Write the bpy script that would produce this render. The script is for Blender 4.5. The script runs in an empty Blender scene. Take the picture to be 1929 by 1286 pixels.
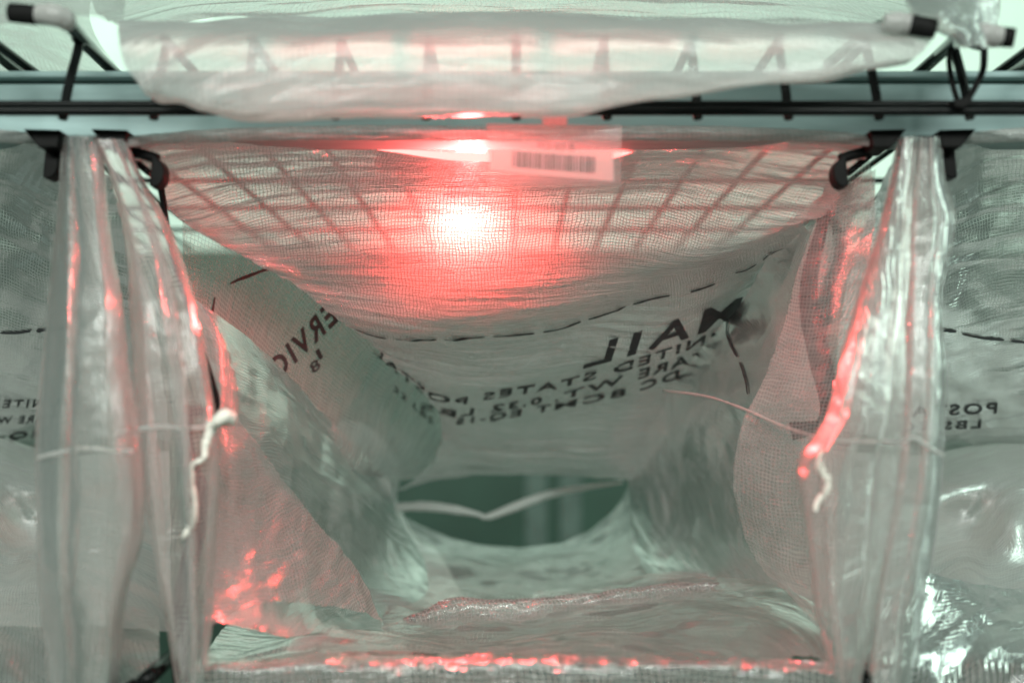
import bpy, bmesh, math, random
import numpy as np
from mathutils import Vector, Euler

# ------------------------------------------------------------------ camera
S = bpy.context.scene
C = S.collection
F = 2143.0                        # focal length in pixels of the 1929 x 1286 photograph
PITCH = math.atan(157.0 / F)
CAMZ = 1.25
cd = bpy.data.cameras.new('camera'); cam = bpy.data.objects.new('camera', cd); C.objects.link(cam)
cam.location = (0, 0, CAMZ); cam.rotation_euler = (math.pi / 2 + PITCH, 0, 0)
cd.sensor_width = 36.0; cd.lens = 36.0 * F / 1929.0
cd.clip_start = 0.02; cd.clip_end = 60
cd.dof.use_dof = True; cd.dof.focus_distance = 1.06; cd.dof.aperture_fstop = 2.2
S.camera = cam

# ------------------------------------------------------------------ world and lamps
w = bpy.data.worlds.new('World'); S.world = w; w.use_nodes = True
w.node_tree.nodes['Background'].inputs['Color'].default_value = (0.66, 0.88, 0.77, 1)
w.node_tree.nodes['Background'].inputs['Strength'].default_value = 0.20

def area(name, loc, target, sx, sy, power, col):
    l = bpy.data.lights.new(name, 'AREA'); l.shape = 'RECTANGLE'; l.size = sx; l.size_y = sy
    l.energy = power; l.color = col
    o = bpy.data.objects.new(name, l); C.objects.link(o); o.location = loc
    d = Vector(target) - Vector(loc); o.rotation_euler = d.to_track_quat('-Z', 'Y').to_euler()
    return o
GREEN = (0.76, 1.0, 0.86)
area('aisle_lamp_behind', (0.0, 2.7, 3.1), (0, 4.2, 2.3), 5.0, 0.5, 66, GREEN)
area('aisle_lamp_front', (-0.2, -1.9, 2.5), (0, 0.9, 1.25), 3.6, 0.4, 150, (0.94, 1.0, 0.93))
area('aisle_lamp_right', (2.6, 0.5, 2.4), (0.5, 1.0, 1.0), 0.4, 2.0, 22, GREEN)

S.view_settings.view_transform = 'Standard'
S.view_settings.look = 'None'
S.view_settings.exposure = 0.06
S.view_settings.gamma = 1.0
S.render.engine = 'CYCLES'
S.cycles.transparent_max_bounces = 40
S.cycles.max_bounces = 10
S.cycles.diffuse_bounces = 4
S.cycles.transmission_bounces = 6
S.cycles.use_denoising = True
S.cycles.sample_clamp_indirect = 4.0
S.cycles.caustics_reflective = False

# ------------------------------------------------------------------ placing by view ray and depth
cp, sp = math.cos(PITCH), math.sin(PITCH)
def Wn(x, y, Y):
    """world points on the view rays through photo pixels (x, y), at depth Y in front of the lens"""
    x = np.asarray(x, float); y = np.asarray(y, float); Y = np.asarray(Y, float)
    a = (x - 964.5) / F; b = (643.0 - y) / F
    dy = cp - b * sp; dz = sp + b * cp
    t = Y / dy
    return np.stack([a * t, Y + 0 * a, CAMZ + dz * t], -1)
def W(x, y, Y): return Vector(Wn(x, y, Y).tolist())

# ------------------------------------------------------------------ noise
_r = np.random.RandomState(7)
_T = _r.rand(256, 256)
def vn(x, y, s=0):
    x = np.asarray(x) + s * 17.37; y = np.asarray(y) + s * 31.91
    xi = np.floor(x).astype(int); yi = np.floor(y).astype(int)
    fx = x - xi; fy = y - yi
    fx = fx * fx * fx * (fx * (fx * 6 - 15) + 10); fy = fy * fy * fy * (fy * (fy * 6 - 15) + 10)
    def g(i, j): return _T[i & 255, j & 255]
    return ((g(xi, yi) * (1 - fx) + g(xi + 1, yi) * fx) * (1 - fy) + (g(xi, yi + 1) * (1 - fx) + g(xi + 1, yi + 1) * fx) * fy) * 2 - 1
def fbm(x, y, s=0, o=4):
    t = 0; a = 1; n = 0
    for k in range(o):
        t = t + a * vn(x * 2 ** k, y * 2 ** k, s + k * 3); n += a; a *= .5
    return t / n
def tri(x): return np.abs((x - np.floor(x)) * 2 - 1) * 2 - 1
def crumple(u, v, f, s, n=6):
    """film crumpled into flat facets with sharp creases"""
    rr = np.random.RandomState(s); h = 0; tot = 0
    wu = fbm(u * f * .5, v * f * .5, s + 1, 2) * .55; wv = fbm(u * f * .5, v * f * .5, s + 5, 2) * .55
    for k in range(n):
        an = rr.rand() * math.pi; ff = f * (0.35 + 1.1 * rr.rand()); a = 1 / (ff / f)
        h = h + a * tri((u * math.cos(an) + v * math.sin(an)) * ff + wu + wv * (k % 2) + rr.rand()); tot += a
    return h / tot
def ripple(u, v, fu, fv, s):
    """long shallow wrinkles running along u"""
    ww = fbm(u * fu * 1.3, v * fv * .25, s + 9, 2) * .7
    r1 = vn(u * fu, v * fv + ww, s); r2 = vn(u * fu * 2.1, v * fv * 2.2 + ww, s + 2)
    m = np.clip(fbm(u * 5, v * 7, s + 4, 2) + .55, 0, 1)
    return ((1 - np.abs(r1) * 2) * .6 + r2 * .4) * m
def wrinkles(kind, u, v, s):
    if kind is None: return 0 * u
    if kind == 'ripple': return .0026 * ripple(u, v, 7, 75, s) + .0008 * ripple(u, v, 14, 190, s + 7) + .0036 * fbm(u * 6, v * 16, s + 3, 3)
    if kind == 'strong': return .0035 * ripple(u, v, 6, 50, s) + .010 * fbm(u * 5, v * 9, s + 3, 3) + .0022 * crumple(u, v, 20, s)
    if kind == 'soft': return .006 * fbm(u * 7, v * 7, s, 3) + .0065 * crumple(u, v, 8, s) + .0016 * crumple(u, v, 26, s + 2) + .0009 * ripple(u, v, 9, 60, s)
    if kind == 'bunch': return .0014 * fbm(u * 55, v * 4, s, 2) + .0034 * crumple(u, v * .4, 20, s) + .0008 * crumple(u, v, 60, s + 1) + .0030 * fbm(u * 18, v * 6, s + 4, 2)
    if kind == 'calm': return .003 * fbm(u * 7, v * 12, s, 3) + .0028 * crumple(u * .5, v * 1.6, 16, s) + .0008 * ripple(u, v, 8, 60, s)
    if kind == 'folded': return .012 * crumple(u, v, 8, s) + .004 * fbm(u * 10, v * 12, s + 2, 3) + .0006 * ripple(u, v, 9, 60, s) + .0030 * crumple(u, v * 1.5, 26, s + 6)
    if kind == 'crumpled': return .008 * crumple(u, v, 16, s) + .003 * crumple(u, v, 48, s + 3) + .004 * fbm(u * 12, v * 12, s + 2, 2)
    if kind == 'rim': return .0016 * crumple(u, v, 45, s) + .0016 * ripple(u, v, 10, 60, s) + .0010 * fbm(u * 90, v * 25, s, 2)

# ------------------------------------------------------------------ materials
def mat(name):
    m = bpy.data.materials.new(name); m.use_nodes = True
    nt = m.node_tree; nt.nodes.clear()
    return m, nt, nt.nodes, nt.links
def mth(nt, op, a, b=None, c=None, clamp=False):
    n = nt.nodes.new('ShaderNodeMath'); n.operation = op; n.use_clamp = clamp
    for i, q in enumerate((a, b, c)):
        if q is None: continue
        if isinstance(q, (int, float)): n.inputs[i].default_value = q
        else: nt.links.new(q, n.inputs[i])
    return n.outputs[0]
def film(name, a0, scrim, tint=(0.80, 0.80, 0.78), rough=0.16, grid=0.0042, gloss=1.0, trans=0.62, cloud=0.12, bump=0.5, clear=(0.96, 0.97, 0.96), streak=(0.35, 1.6), edge=0.36):
    m, nt, N, L = mat(name)
    out = N.new('ShaderNodeOutputMaterial')
    tc = N.new('ShaderNodeUVMap'); tc.uv_map = 'UVMap'
    nz = N.new('ShaderNodeTexNoise'); nz.inputs['Scale'].default_value = 26; nz.inputs['Detail'].default_value = 2
    L.new(tc.outputs[0], nz.inputs['Vector'])
    mx = N.new('ShaderNodeVectorMath'); mx.operation = 'SCALE'; mx.inputs['Scale'].default_value = 0.012
    L.new(nz.outputs['Color'], mx.inputs[0])
    ad = N.new('ShaderNodeVectorMath'); ad.operation = 'ADD'; L.new(tc.outputs[0], ad.inputs[0]); L.new(mx.outputs[0], ad.inputs[1])
    sx = N.new('ShaderNodeSeparateXYZ'); L.new(ad.outputs[0], sx.inputs[0])
    def line(o, g, wd):
        f = mth(nt, 'FRACT', mth(nt, 'DIVIDE', o, g))
        d = mth(nt, 'ABSOLUTE', mth(nt, 'SUBTRACT', f, 0.5))
        return mth(nt, 'MULTIPLY', mth(nt, 'SUBTRACT', wd, d), 1 / (wd * .8), clamp=True)
    g1 = line(sx.outputs[0], grid * 1.12, 0.13); g2 = line(sx.outputs[1], grid, 0.13)
    gl = mth(nt, 'MAXIMUM', g1, g2)
    # stretches of film where the threads show more and less
    nb = N.new('ShaderNodeTexNoise'); nb.inputs['Scale'].default_value = 11; nb.inputs['Detail'].default_value = 4
    L.new(tc.outputs[0], nb.inputs['Vector'])
    nf = N.new('ShaderNodeTexNoise'); nf.inputs['Scale'].default_value = 75; nf.inputs['Detail'].default_value = 5; nf.inputs['Roughness'].default_value = .65
    mp = N.new('ShaderNodeMapping'); mp.inputs['Scale'].default_value = (*streak, 1)
    L.new(tc.outputs[0], mp.inputs['Vector']); L.new(mp.outputs[0], nf.inputs['Vector'])
    thr = mth(nt, 'MULTIPLY', gl, mth(nt, 'MULTIPLY_ADD', nb.outputs[0], 1.4, 0.15, clamp=True))
    al = mth(nt, 'MULTIPLY_ADD', thr, scrim, a0)
    al = mth(nt, 'MULTIPLY_ADD', mth(nt, 'SUBTRACT', nb.outputs[0], 0.5), cloud * 2, al)
    al = mth(nt, 'MULTIPLY_ADD', mth(nt, 'SUBTRACT', nf.outputs[0], 0.5), cloud * 2.2, al)
    al = mth(nt, 'MINIMUM', mth(nt, 'MAXIMUM', al, 0.03), 0.96)
    # thicker optical path where the film is seen edge-on
    lw = N.new('ShaderNodeLayerWeight'); lw.inputs['Blend'].default_value = 0.5
    cosv = mth(nt, 'MAXIMUM', mth(nt, 'SUBTRACT', 1.0, lw.outputs['Facing']), edge)
    tr = mth(nt, 'POWER', mth(nt, 'SUBTRACT', 1.0, al), mth(nt, 'DIVIDE', 1.0, cosv))
    op = mth(nt, 'SUBTRACT', 1.0, tr)
    bp = N.new('ShaderNodeBump'); bp.inputs['Strength'].default_value = bump; bp.inputs['Distance'].default_value = 0.0016
    hh = mth(nt, 'ADD', mth(nt, 'MULTIPLY', gl, 0.35), mth(nt, 'MULTIPLY', nf.outputs[0], 1.3))
    L.new(hh, bp.inputs['Height'])
    df = N.new('ShaderNodeBsdfDiffuse'); df.inputs['Color'].default_value = (*tint, 1)
    ts = N.new('ShaderNodeBsdfTranslucent'); ts.inputs['Color'].default_value = (*tint, 1)
    for q in (df, ts): L.new(bp.outputs[0], q.inputs['Normal'])
    m1 = N.new('ShaderNodeMixShader'); m1.inputs[0].default_value = trans
    L.new(df.outputs[0], m1.inputs[1]); L.new(ts.outputs[0], m1.inputs[2])
    tp = N.new('ShaderNodeBsdfTransparent'); tp.inputs['Color'].default_value = (*clear, 1)
    m2 = N.new('ShaderNodeMixShader'); L.new(op, m2.inputs[0]); L.new(tp.outputs[0], m2.inputs[1]); L.new(m1.outputs[0], m2.inputs[2])
    gs = N.new('ShaderNodeBsdfGlossy'); gs.inputs['Roughness'].default_value = rough; gs.inputs['Color'].default_value = (1, 1, 1, 1)
    L.new(bp.outputs[0], gs.inputs['Normal'])
    fr = N.new('ShaderNodeFresnel'); fr.inputs['IOR'].default_value = 1.5; L.new(bp.outputs[0], fr.inputs['Normal'])
    m3 = N.new('ShaderNodeMixShader'); L.new(mth(nt, 'MULTIPLY', fr.outputs[0], gloss, clamp=True), m3.inputs[0])
    L.new(m2.outputs[0], m3.inputs[1]); L.new(gs.outputs[0], m3.inputs[2])
    L.new(m3.outputs[0], out.inputs['Surface'])
    return m
def solid(name, col, rough=.5, metal=0.0, nscale=40, var=.15, bump=.1, spec=.5, stretch=(1, 1, 1), subs=0.0):
    m, nt, N, L = mat(name)
    out = N.new('ShaderNodeOutputMaterial'); b = N.new('ShaderNodeBsdfPrincipled')
    tc = N.new('ShaderNodeTexCoord'); mp = N.new('ShaderNodeMapping'); mp.inputs['Scale'].default_value = stretch
    L.new(tc.outputs['Object'], mp.inputs['Vector'])
    nz = N.new('ShaderNodeTexNoise'); nz.inputs['Scale'].default_value = nscale; nz.inputs['Detail'].default_value = 6
    L.new(mp.outputs[0], nz.inputs['Vector'])
    cr = N.new('ShaderNodeValToRGB')
    cr.color_ramp.elements[0].position = .3; cr.color_ramp.elements[1].position = .7
    cr.color_ramp.elements[0].color = (*[c * (1 - var) for c in col], 1); cr.color_ramp.elements[1].color = (*[min(1, c * (1 + var)) for c in col], 1)
    L.new(nz.outputs[0], cr.inputs[0]); L.new(cr.outputs[0], b.inputs['Base Color'])
    b.inputs['Roughness'].default_value = rough; b.inputs['Metallic'].default_value = metal
    b.inputs['Specular IOR Level'].default_value = spec
    bp = N.new('ShaderNodeBump'); bp.inputs['Strength'].default_value = bump; bp.inputs['Distance'].default_value = .001
    L.new(nz.outputs[0], bp.inputs['Height']); L.new(bp.outputs[0], b.inputs['Normal'])
    L.new(b.outputs[0], out.inputs['Surface'])
    return m
def emit(name, col, st):
    m, nt, N, L = mat(name)
    out = N.new('ShaderNodeOutputMaterial'); e = N.new('ShaderNodeEmission')
    e.inputs['Color'].default_value = (*col, 1); e.inputs['Strength'].default_value = st
    L.new(e.outputs[0], out.inputs['Surface']); return m

M = {}
M['film'] = film('reinforced_film', .30, .30, cloud=.16, grid=.0034, streak=(.2, 2.0))
M['clearfilm'] = film('clear_reinforced_film', .22, .28, cloud=.14, grid=.0034, gloss=.3, rough=.2)
M['cloudy'] = film('cloudy_film', .34, .14, cloud=.14, rough=.2, bump=.4, grid=.0032)
M['sleeve'] = film('bunched_film', .15, .30, cloud=.10, rough=.17, gloss=.8, bump=.45, streak=(1.6, .3), grid=.0036, edge=.12)
M['shiny'] = film('glossy_crumpled_film', .20, .50, cloud=.2, gloss=1.3, rough=.13, bump=.6, grid=.0046)
M['haze'] = film('thick_folded_film', .50, .10, cloud=.16, rough=.26, gloss=.45, bump=.3)
M['hem'] = film('hem_film', .60, .15, cloud=.2, gloss=1.4, rough=.2)
M['holder'] = film('clear_holder_plastic', .10, .0, cloud=.02, rough=.08, bump=.02, gloss=1.2)
M['ink'] = solid('black_print', (.018, .02, .022), .55, var=.3, nscale=200)
M['black'] = solid('black_enamel_wire', (.006, .007, .007), .22, var=.2, bump=.03, spec=.12)
M['rubber'] = solid('black_rubber', (.010, .010, .010), .55, var=.2, spec=.04)
M['clip'] = solid('black_plastic', (.008, .008, .008), .4, var=.2, spec=.03)
M['beam'] = solid('pale_painted_steel', (.27, .38, .38), .5, nscale=18, var=.2, bump=.2, spec=.2, stretch=(.5, 3, 3))
M['cord'] = solid('white_string', (.72, .68, .62), .8, nscale=300, var=.2, bump=.8)
M['paper'] = film('label_paper', .80, 0, tint=(.86, .85, .84), rough=.5, cloud=.0, bump=.0, gloss=.4, trans=.72)
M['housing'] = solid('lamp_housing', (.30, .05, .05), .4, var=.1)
M['upper'] = film('milky_upper_film', .74, .08, cloud=.22, rough=.22, gloss=.5, bump=.5, streak=(.3, 1.2))
M['deep'] = film('thin_inner_film', .16, .10, cloud=.10, rough=.22, bump=.4, gloss=.3)
M['floorfilm'] = film('clear_floor_film', .17, .20, cloud=.14, gloss=.6, rough=.16, bump=.3, grid=.0036)
M['crumpfilm'] = film('crinkled_clear_film', .20, .30, cloud=.16, gloss=1.5, rough=.13, bump=.4, grid=.0042)
M['rimfilm'] = film('front_rim_film', .26, .5, cloud=.2, gloss=2.2, rough=.11, bump=.8, grid=.0046)
M['main'] = film('printed_bag_film', .52, .18, cloud=.32, bump=.9, grid=.0028, rough=.2, gloss=1.3, streak=(.16, 2.6))
M['red'] = emit('reflected_glow_red', (1.0, .055, .05), 8.0)  # emission standing in for the lamp bar's reflection on the film
M['redbar'] = emit('lit_red_bar', (1.0, .09, .08), 9.0)
M['wall'] = solid('pale_wall_paint', (.62, .70, .64), .8, nscale=1.6, var=.12)
M['dark'] = solid('dim_aisle_green', (.030, .066, .048), .6, nscale=3, var=.3)  # dimness of the aisle behind, put into the colour
M['floor'] = solid('floor_concrete', (.16, .19, .17), .6, nscale=3, var=.25)
M['post'] = solid('grey_green_paint', (.10, .15, .13), .5, nscale=20, var=.2)

# ------------------------------------------------------------------ builders
def link(name, me, m=None, parent=None):
    o = bpy.data.objects.new(name, me); C.objects.link(o)
    if m is not None and me is not None: me.materials.append(m)
    if parent is not None: o.parent = parent; o.matrix_parent_inverse = parent.matrix_world.inverted()
    return o
def tag(o, label, cat, group=None):
    o['label'] = label; o['category'] = cat
    if group: o['group'] = group
    return o
def root(name, loc, label, cat, group=None):
    o = bpy.data.objects.new(name, None); C.objects.link(o); o.location = loc
    bpy.context.view_layer.update()
    return tag(o, label, cat, group)

def cr_interp(P, n):
    """Catmull-Rom through control rows P (k, ..., d) at n even parameters"""
    k = P.shape[0]
    Q = np.concatenate([2 * P[:1] - P[1:2], P, 2 * P[-1:] - P[-2:-1]], 0)
    t = np.linspace(0, k - 1, n); i = np.minimum(t.astype(int), k - 2); f = (t - i).reshape((-1,) + (1,) * (P.ndim - 1))
    a, b, c, d = Q[i], Q[i + 1], Q[i + 2], Q[i + 3]
    return .5 * ((2 * b) + (-a + c) * f + (2 * a - 5 * b + 4 * c - d) * f ** 2 + (-a + 3 * b - 3 * c + d) * f ** 3)

class Sheet:
    """a sheet of film: control rows of (photo x, photo y, depth) -> smooth surface -> wrinkles"""
    def __init__(s, rows, nu, nv, kind, seed, closed=False, amp=1.0, pinch=None):
        P = np.array(rows, float)                      # rows (v), cols (u), 3
        G = cr_interp(P, nv)
        G = np.swapaxes(G, 0, 1)
        if closed:
            G = np.concatenate([G[-2:], G, G[:3]], 0)
            full = cr_interp(G, (G.shape[0] - 1) * 24 + 1)
            full = full[48:48 + (P.shape[1]) * 24 + 1]
            G = cr_interp_lin(full, nu)
        else: G = cr_interp(G, nu)
        G = np.swapaxes(G, 0, 1)                       # nv, nu, 3
        X = Wn(G[..., 0], G[..., 1], G[..., 2])
        s.set(X, kind, seed, amp, pinch)
    def set(s, X, kind, seed, amp, pinch):
        du = np.linalg.norm(np.diff(X, axis=1), axis=2); dv = np.linalg.norm(np.diff(X, axis=0), axis=2)
        U = np.concatenate([np.zeros((X.shape[0], 1)), np.cumsum(du, 1)], 1); U -= U[:, U.shape[1] // 2][:, None]
        V = np.concatenate([np.zeros((1, X.shape[1])), np.cumsum(dv, 0)], 0)
        s.U, s.V = U, V
        n = s.normals(X)
        h = wrinkles(kind, U + seed * .37, V + seed * .73, seed) * amp
        if pinch is not None: h = h * pinch(np.linspace(0, 1, X.shape[1])[None, :], np.linspace(0, 1, X.shape[0])[:, None])
        s.X = X + n * np.asarray(h)[..., None]
        s.N = s.normals(s.X)
    def normals(s, X):
        gu = np.gradient(X, axis=1); gv = np.gradient(X, axis=0)
        n = np.cross(gu, gv); l = np.linalg.norm(n, axis=2, keepdims=True); n = n / np.maximum(l, 1e-9)
        view = X - np.array([0, 0, CAMZ])
        sg = np.sign((n * view).sum(-1).mean()); return -n * (sg if sg else 1)
    def mesh(s, name, m, parent=None):
        nv, nu = s.X.shape[:2]
        idx = np.arange(nv * nu).reshape(nv, nu)
        q = np.stack([idx[:-1, :-1], idx[:-1, 1:], idx[1:, 1:], idx[1:, :-1]], -1).reshape(-1, 4)
        me = bpy.data.meshes.new(name)
        me.vertices.add(nv * nu); me.vertices.foreach_set('co', s.X.reshape(-1))
        me.loops.add(q.size); me.loops.foreach_set('vertex_index', q.reshape(-1))
        me.polygons.add(len(q)); me.polygons.foreach_set('loop_start', np.arange(0, q.size, 4)); me.polygons.foreach_set('loop_total', np.full(len(q), 4))
        me.polygons.foreach_set('use_smooth', np.ones(len(q), bool))
        uv = me.uv_layers.new(name='UVMap')
        uvs = np.stack([s.U.reshape(-1)[q.reshape(-1)], s.V.reshape(-1)[q.reshape(-1)]], -1)
        uv.data.foreach_set('uv', uvs.reshape(-1))
        me.update(); me.validate()
        return link(name, me, m, parent)
    def at(s, u, v, off=.0012):
        nv, nu = s.X.shape[:2]
        a = np.clip(np.asarray(u, float), 0, 1) * (nu - 1.001); b = np.clip(np.asarray(v, float), 0, 1) * (nv - 1.001)
        i = a.astype(int); j = b.astype(int); fa = (a - i)[..., None]; fb = (b - j)[..., None]
        def L(A): return (A[j, i] * (1 - fa) + A[j, i + 1] * fa) * (1 - fb) + (A[j + 1, i] * (1 - fa) + A[j + 1, i + 1] * fa) * fb
        return L(s.X) + L(s.N) * off
def cr_interp_lin(G, n):
    t = np.linspace(0, G.shape[0] - 1, n); i = np.minimum(t.astype(int), G.shape[0] - 2); f = (t - i).reshape((-1,) + (1,) * (G.ndim - 1))
    return G[i] * (1 - f) + G[i + 1] * f

def print_text(sh, txt, uv0, e1, e2, parent, bold=.0):
    """printed lettering laid on a film sheet; uv0 = start of the baseline, e1 = advance per letter height, e2 = one letter height up"""
    fc = bpy.data.curves.new('lettering', 'FONT'); fc.body = txt; fc.size = 1.0; fc.offset = bold; fc.resolution_u = 3
    fc.space_character = 1.12
    to = bpy.data.objects.new('lettering', fc); C.objects.link(to)
    dg = bpy.context.evaluated_depsgraph_get(); me = bpy.data.meshes.new_from_object(to.evaluated_get(dg))
    bpy.data.objects.remove(to); bpy.data.curves.remove(fc)
    bm = bmesh.new(); bm.from_mesh(me)
    for _ in range(2):
        ed = [e for e in bm.edges if e.calc_length() > .22]
        bmesh.ops.subdivide_edges(bm, edges=ed, cuts=1)
        bmesh.ops.triangulate(bm, faces=bm.faces)
    co = np.array([v.co[:] for v in bm.verts])
    u = uv0[0] + co[:, 0] * e1[0] + co[:, 1] * e2[0]; v = uv0[1] + co[:, 0] * e1[1] + co[:, 1] * e2[1]
    p = sh.at(u, v)
    ok = (u > .002) & (u < .998) & (v > .002) & (v < .998)
    for a, b in zip(bm.verts, p): a.co = b
    bm.verts.ensure_lookup_table()
    bmesh.ops.delete(bm, geom=[bm.verts[i] for i in np.where(~ok)[0]], context='VERTS')
    bm.to_mesh(me); bm.free(); me.name = 'lettering'
    return link('lettering', me, M['ink'], parent)

def print_dash(sh, pts, wid, parent, seed=0):
    """one printed dash along uv points (a pen-like line of uneven width), metres wide"""
    P = cr_interp(np.array(pts, float), 14)
    c = sh.at(P[:, 0], P[:, 1], .0012)
    n = sh.at(P[:, 0], P[:, 1], .0022) - c
    t = np.gradient(c, axis=0); sd = np.cross(n, t); sd /= np.maximum(np.linalg.norm(sd, axis=1, keepdims=True), 1e-9)
    r = np.random.RandomState(seed); k = wid * .5 * (1 + .25 * np.convolve(r.randn(16), np.ones(3) / 3, 'valid')); k[0] *= .55; k[-1] *= .55
    a = c + sd * k[:, None]; b = c - sd * k[:, None]
    vs = np.concatenate([a, b]).tolist(); m = len(P)
    me = bpy.data.meshes.new('printed_dash'); me.from_pydata(vs, [], [(i, i + 1, m + i + 1, m + i) for i in range(m - 1)])
    return link('printed_dash', me, M['ink'], parent)

def tube(name, pts, rad, m, parent=None, sides=10, n=None, wob=0, seed=0, cap=True, smooth_path=True):
    P = np.array([tuple(p) for p in pts], float)
    if smooth_path: P = cr_interp(P, n or max(12, len(P) * 8))
    k = len(P); r = np.random.RandomState(seed)
    R = np.interp(np.linspace(0, 1, k), np.linspace(0, 1, len(rad)), rad) if hasattr(rad, '__len__') else np.full(k, rad)
    if wob: R = R * (1 + wob * r.randn(k))
    T = np.gradient(P, axis=0); T /= np.maximum(np.linalg.norm(T, axis=1, keepdims=True), 1e-9)
    up = np.array([0, 0, 1.]) if abs(T[0][2]) < .9 else np.array([1., 0, 0])
    vs = []; a = np.cross(T[0], up); a /= np.linalg.norm(a)
    for i in range(k):
        a = a - T[i] * (a @ T[i]); a /= max(np.linalg.norm(a), 1e-9); b = np.cross(T[i], a)
        for j in range(sides):
            th = 2 * math.pi * j / sides
            vs.append((P[i] + R[i] * (math.cos(th) * a + math.sin(th) * b)).tolist())
    fs = [(i * sides + j, i * sides + (j + 1) % sides, (i + 1) * sides + (j + 1) % sides, (i + 1) * sides + j) for i in range(k - 1) for j in range(sides)]
    if cap: fs += [tuple(range(sides))[::-1], tuple((k - 1) * sides + j for j in range(sides))]
    me = bpy.data.meshes.new(name); me.from_pydata(vs, [], fs)
    me.polygons.foreach_set('use_smooth', [len(f) == 4 for f in fs])
    return link(name, me, m, parent)

def prism(name, poly, y0, y1, m, parent=None, bevel=.0):
    """outline in world x-z (list of (x, z)), from depth y0 to y1"""
    bm = bmesh.new()
    a = [bm.verts.new((x, y0, z)) for x, z in poly]; b = [bm.verts.new((x, y1, z)) for x, z in poly]
    bm.faces.new(a); bm.faces.new(b[::-1]); n = len(poly)
    for i in range(n): bm.faces.new((a[i], b[i], b[(i + 1) % n], a[(i + 1) % n]))
    bmesh.ops.recalc_face_normals(bm, faces=bm.faces)
    if bevel: bmesh.ops.bevel(bm, geom=list(bm.edges), offset=bevel, segments=2, affect='EDGES', profile=.5)
    me = bpy.data.meshes.new(name); bm.to_mesh(me); bm.free()
    return link(name, me, m, parent)
def box(name, lo, hi, m, parent=None, bevel=.0):
    return prism(name, [(lo[0], lo[2]), (hi[0], lo[2]), (hi[0], hi[2]), (lo[0], hi[2])], lo[1], hi[1], m, parent, bevel)

def struct(o): o['kind'] = 'structure'; return o

# ------------------------------------------------------------------ setting: the wall and floor behind the rack
struct(box('wall', (-4, 4.2, 1.90), (4, 4.3, 3.4), M['wall']))
struct(box('added_dark_wall', (-4, 4.196, -.0), (4, 4.3, 1.896), M['dark']))  # added dark lower wall: stands for the dim aisle and cuts the backlight
struct(box('floor', (-5, -2.5, -.1), (5, 4.19, 0), M['floor']))

for px_, lab in ((1010, 'dark upright rack post far behind, left of the two seen through the gap'), (1075, 'dark upright rack post far behind, right of the two seen through the gap')):
    q = W(px_, 960, 3.2)
    tag(box('rack_post', (q.x - .03, 3.2, 0.0), (q.x + .03, 3.26, 1.7), M['post'], None, .004), lab, 'rack post', 'rack posts behind the sacks')
# ------------------------------------------------------------------ rack beam and wire deck
zt = lambda y, Y: float(Wn(964, y, Y)[2])
xp = lambda x, Y: float((x - 964.5) / F * Y / 1.0)
BY = .905
b = root('rack_beam', (0, BY, zt(262, BY)), 'pale blue-green painted steel rack beam behind the black wire edge', 'rack beam')
z0, z1, z2 = zt(258, BY), zt(154, BY), zt(140, BY)
box('beam_face', (-1.3, BY, z0), (1.3, BY + .045, z1), M['beam'], b, .002)
box('beam_ledge', (-1.3, BY - .010, z1 + .0004), (1.3, BY + .04, z2), M['beam'], b, .002)

ZD = zt(80, .873)
FW = (.845, zt(213, .845))
d = root('wire_deck', (0, .845, FW[1]), 'black wire shelf deck with front wires bent down over the beam', 'wire shelf')
PX = 172 / F * .855
x0 = (1838 - 964.5) / F * .85
for k in range(-4, 15):
    x = x0 - k * PX
    pts = [(x, .846, FW[1] - .004), (x * .998, .852, FW[1] + .02), (x * .996, .866, ZD - .012), (x * .996, .870, ZD - .003), (x * .996, .877, ZD), (x * .996, .9, ZD), (x * .996, 1.3, ZD), (x * .996, 1.9, ZD)]
    tube('wire', pts, .0038, M['black'], d, 8, n=60)
for k in range(1, 6):
    tube('cross_wire', [(-1.35, .87 + .18 * k, ZD + .0065), (1.35, .87 + .18 * k, ZD + .0065)], .0036, M['black'], d, 8, n=4)
tube('front_wire', [(-1.35, FW[0] - .0055, FW[1]), (1.35, FW[0] - .0055, FW[1])], .0036, M['black'], d, 10, n=4)
tube('edge_wire', [(-1.35, FW[0] - .001, FW[1] + .0066), (1.35, FW[0] - .001, FW[1] + .0066)], .0026, M['black'], d, 10, n=4)

# cable tie round the right-hand wires
z = root('cable_tie', W(1800, 200, .84), 'black cable tie looped over the bent wires at the right', 'cable tie')
tube('strap', [W(1797, 65, .855), W(1788, 110, .845), W(1795, 160, .838), W(1806, 195, .838)], .0022, M['clip'], z, 6)
tube('strap', [W(1797, 65, .858), W(1822, 84, .86), W(1850, 92, .858)], .0020, M['clip'], z, 6)
tube('tail', [W(1854, 92, .838), W(1852, 130, .834), W(1838, 162, .834), W(1822, 190, .836)], .0026, M['clip'], z, 6)
prism('buckle', [(W(x, y, .836).x, W(x, y, .836).z) for x, y in ((1788, 193), (1800, 190), (1826, 182), (1824, 200), (1810, 208), (1794, 206))], .830, .842, M['clip'], z, .001)

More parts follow.
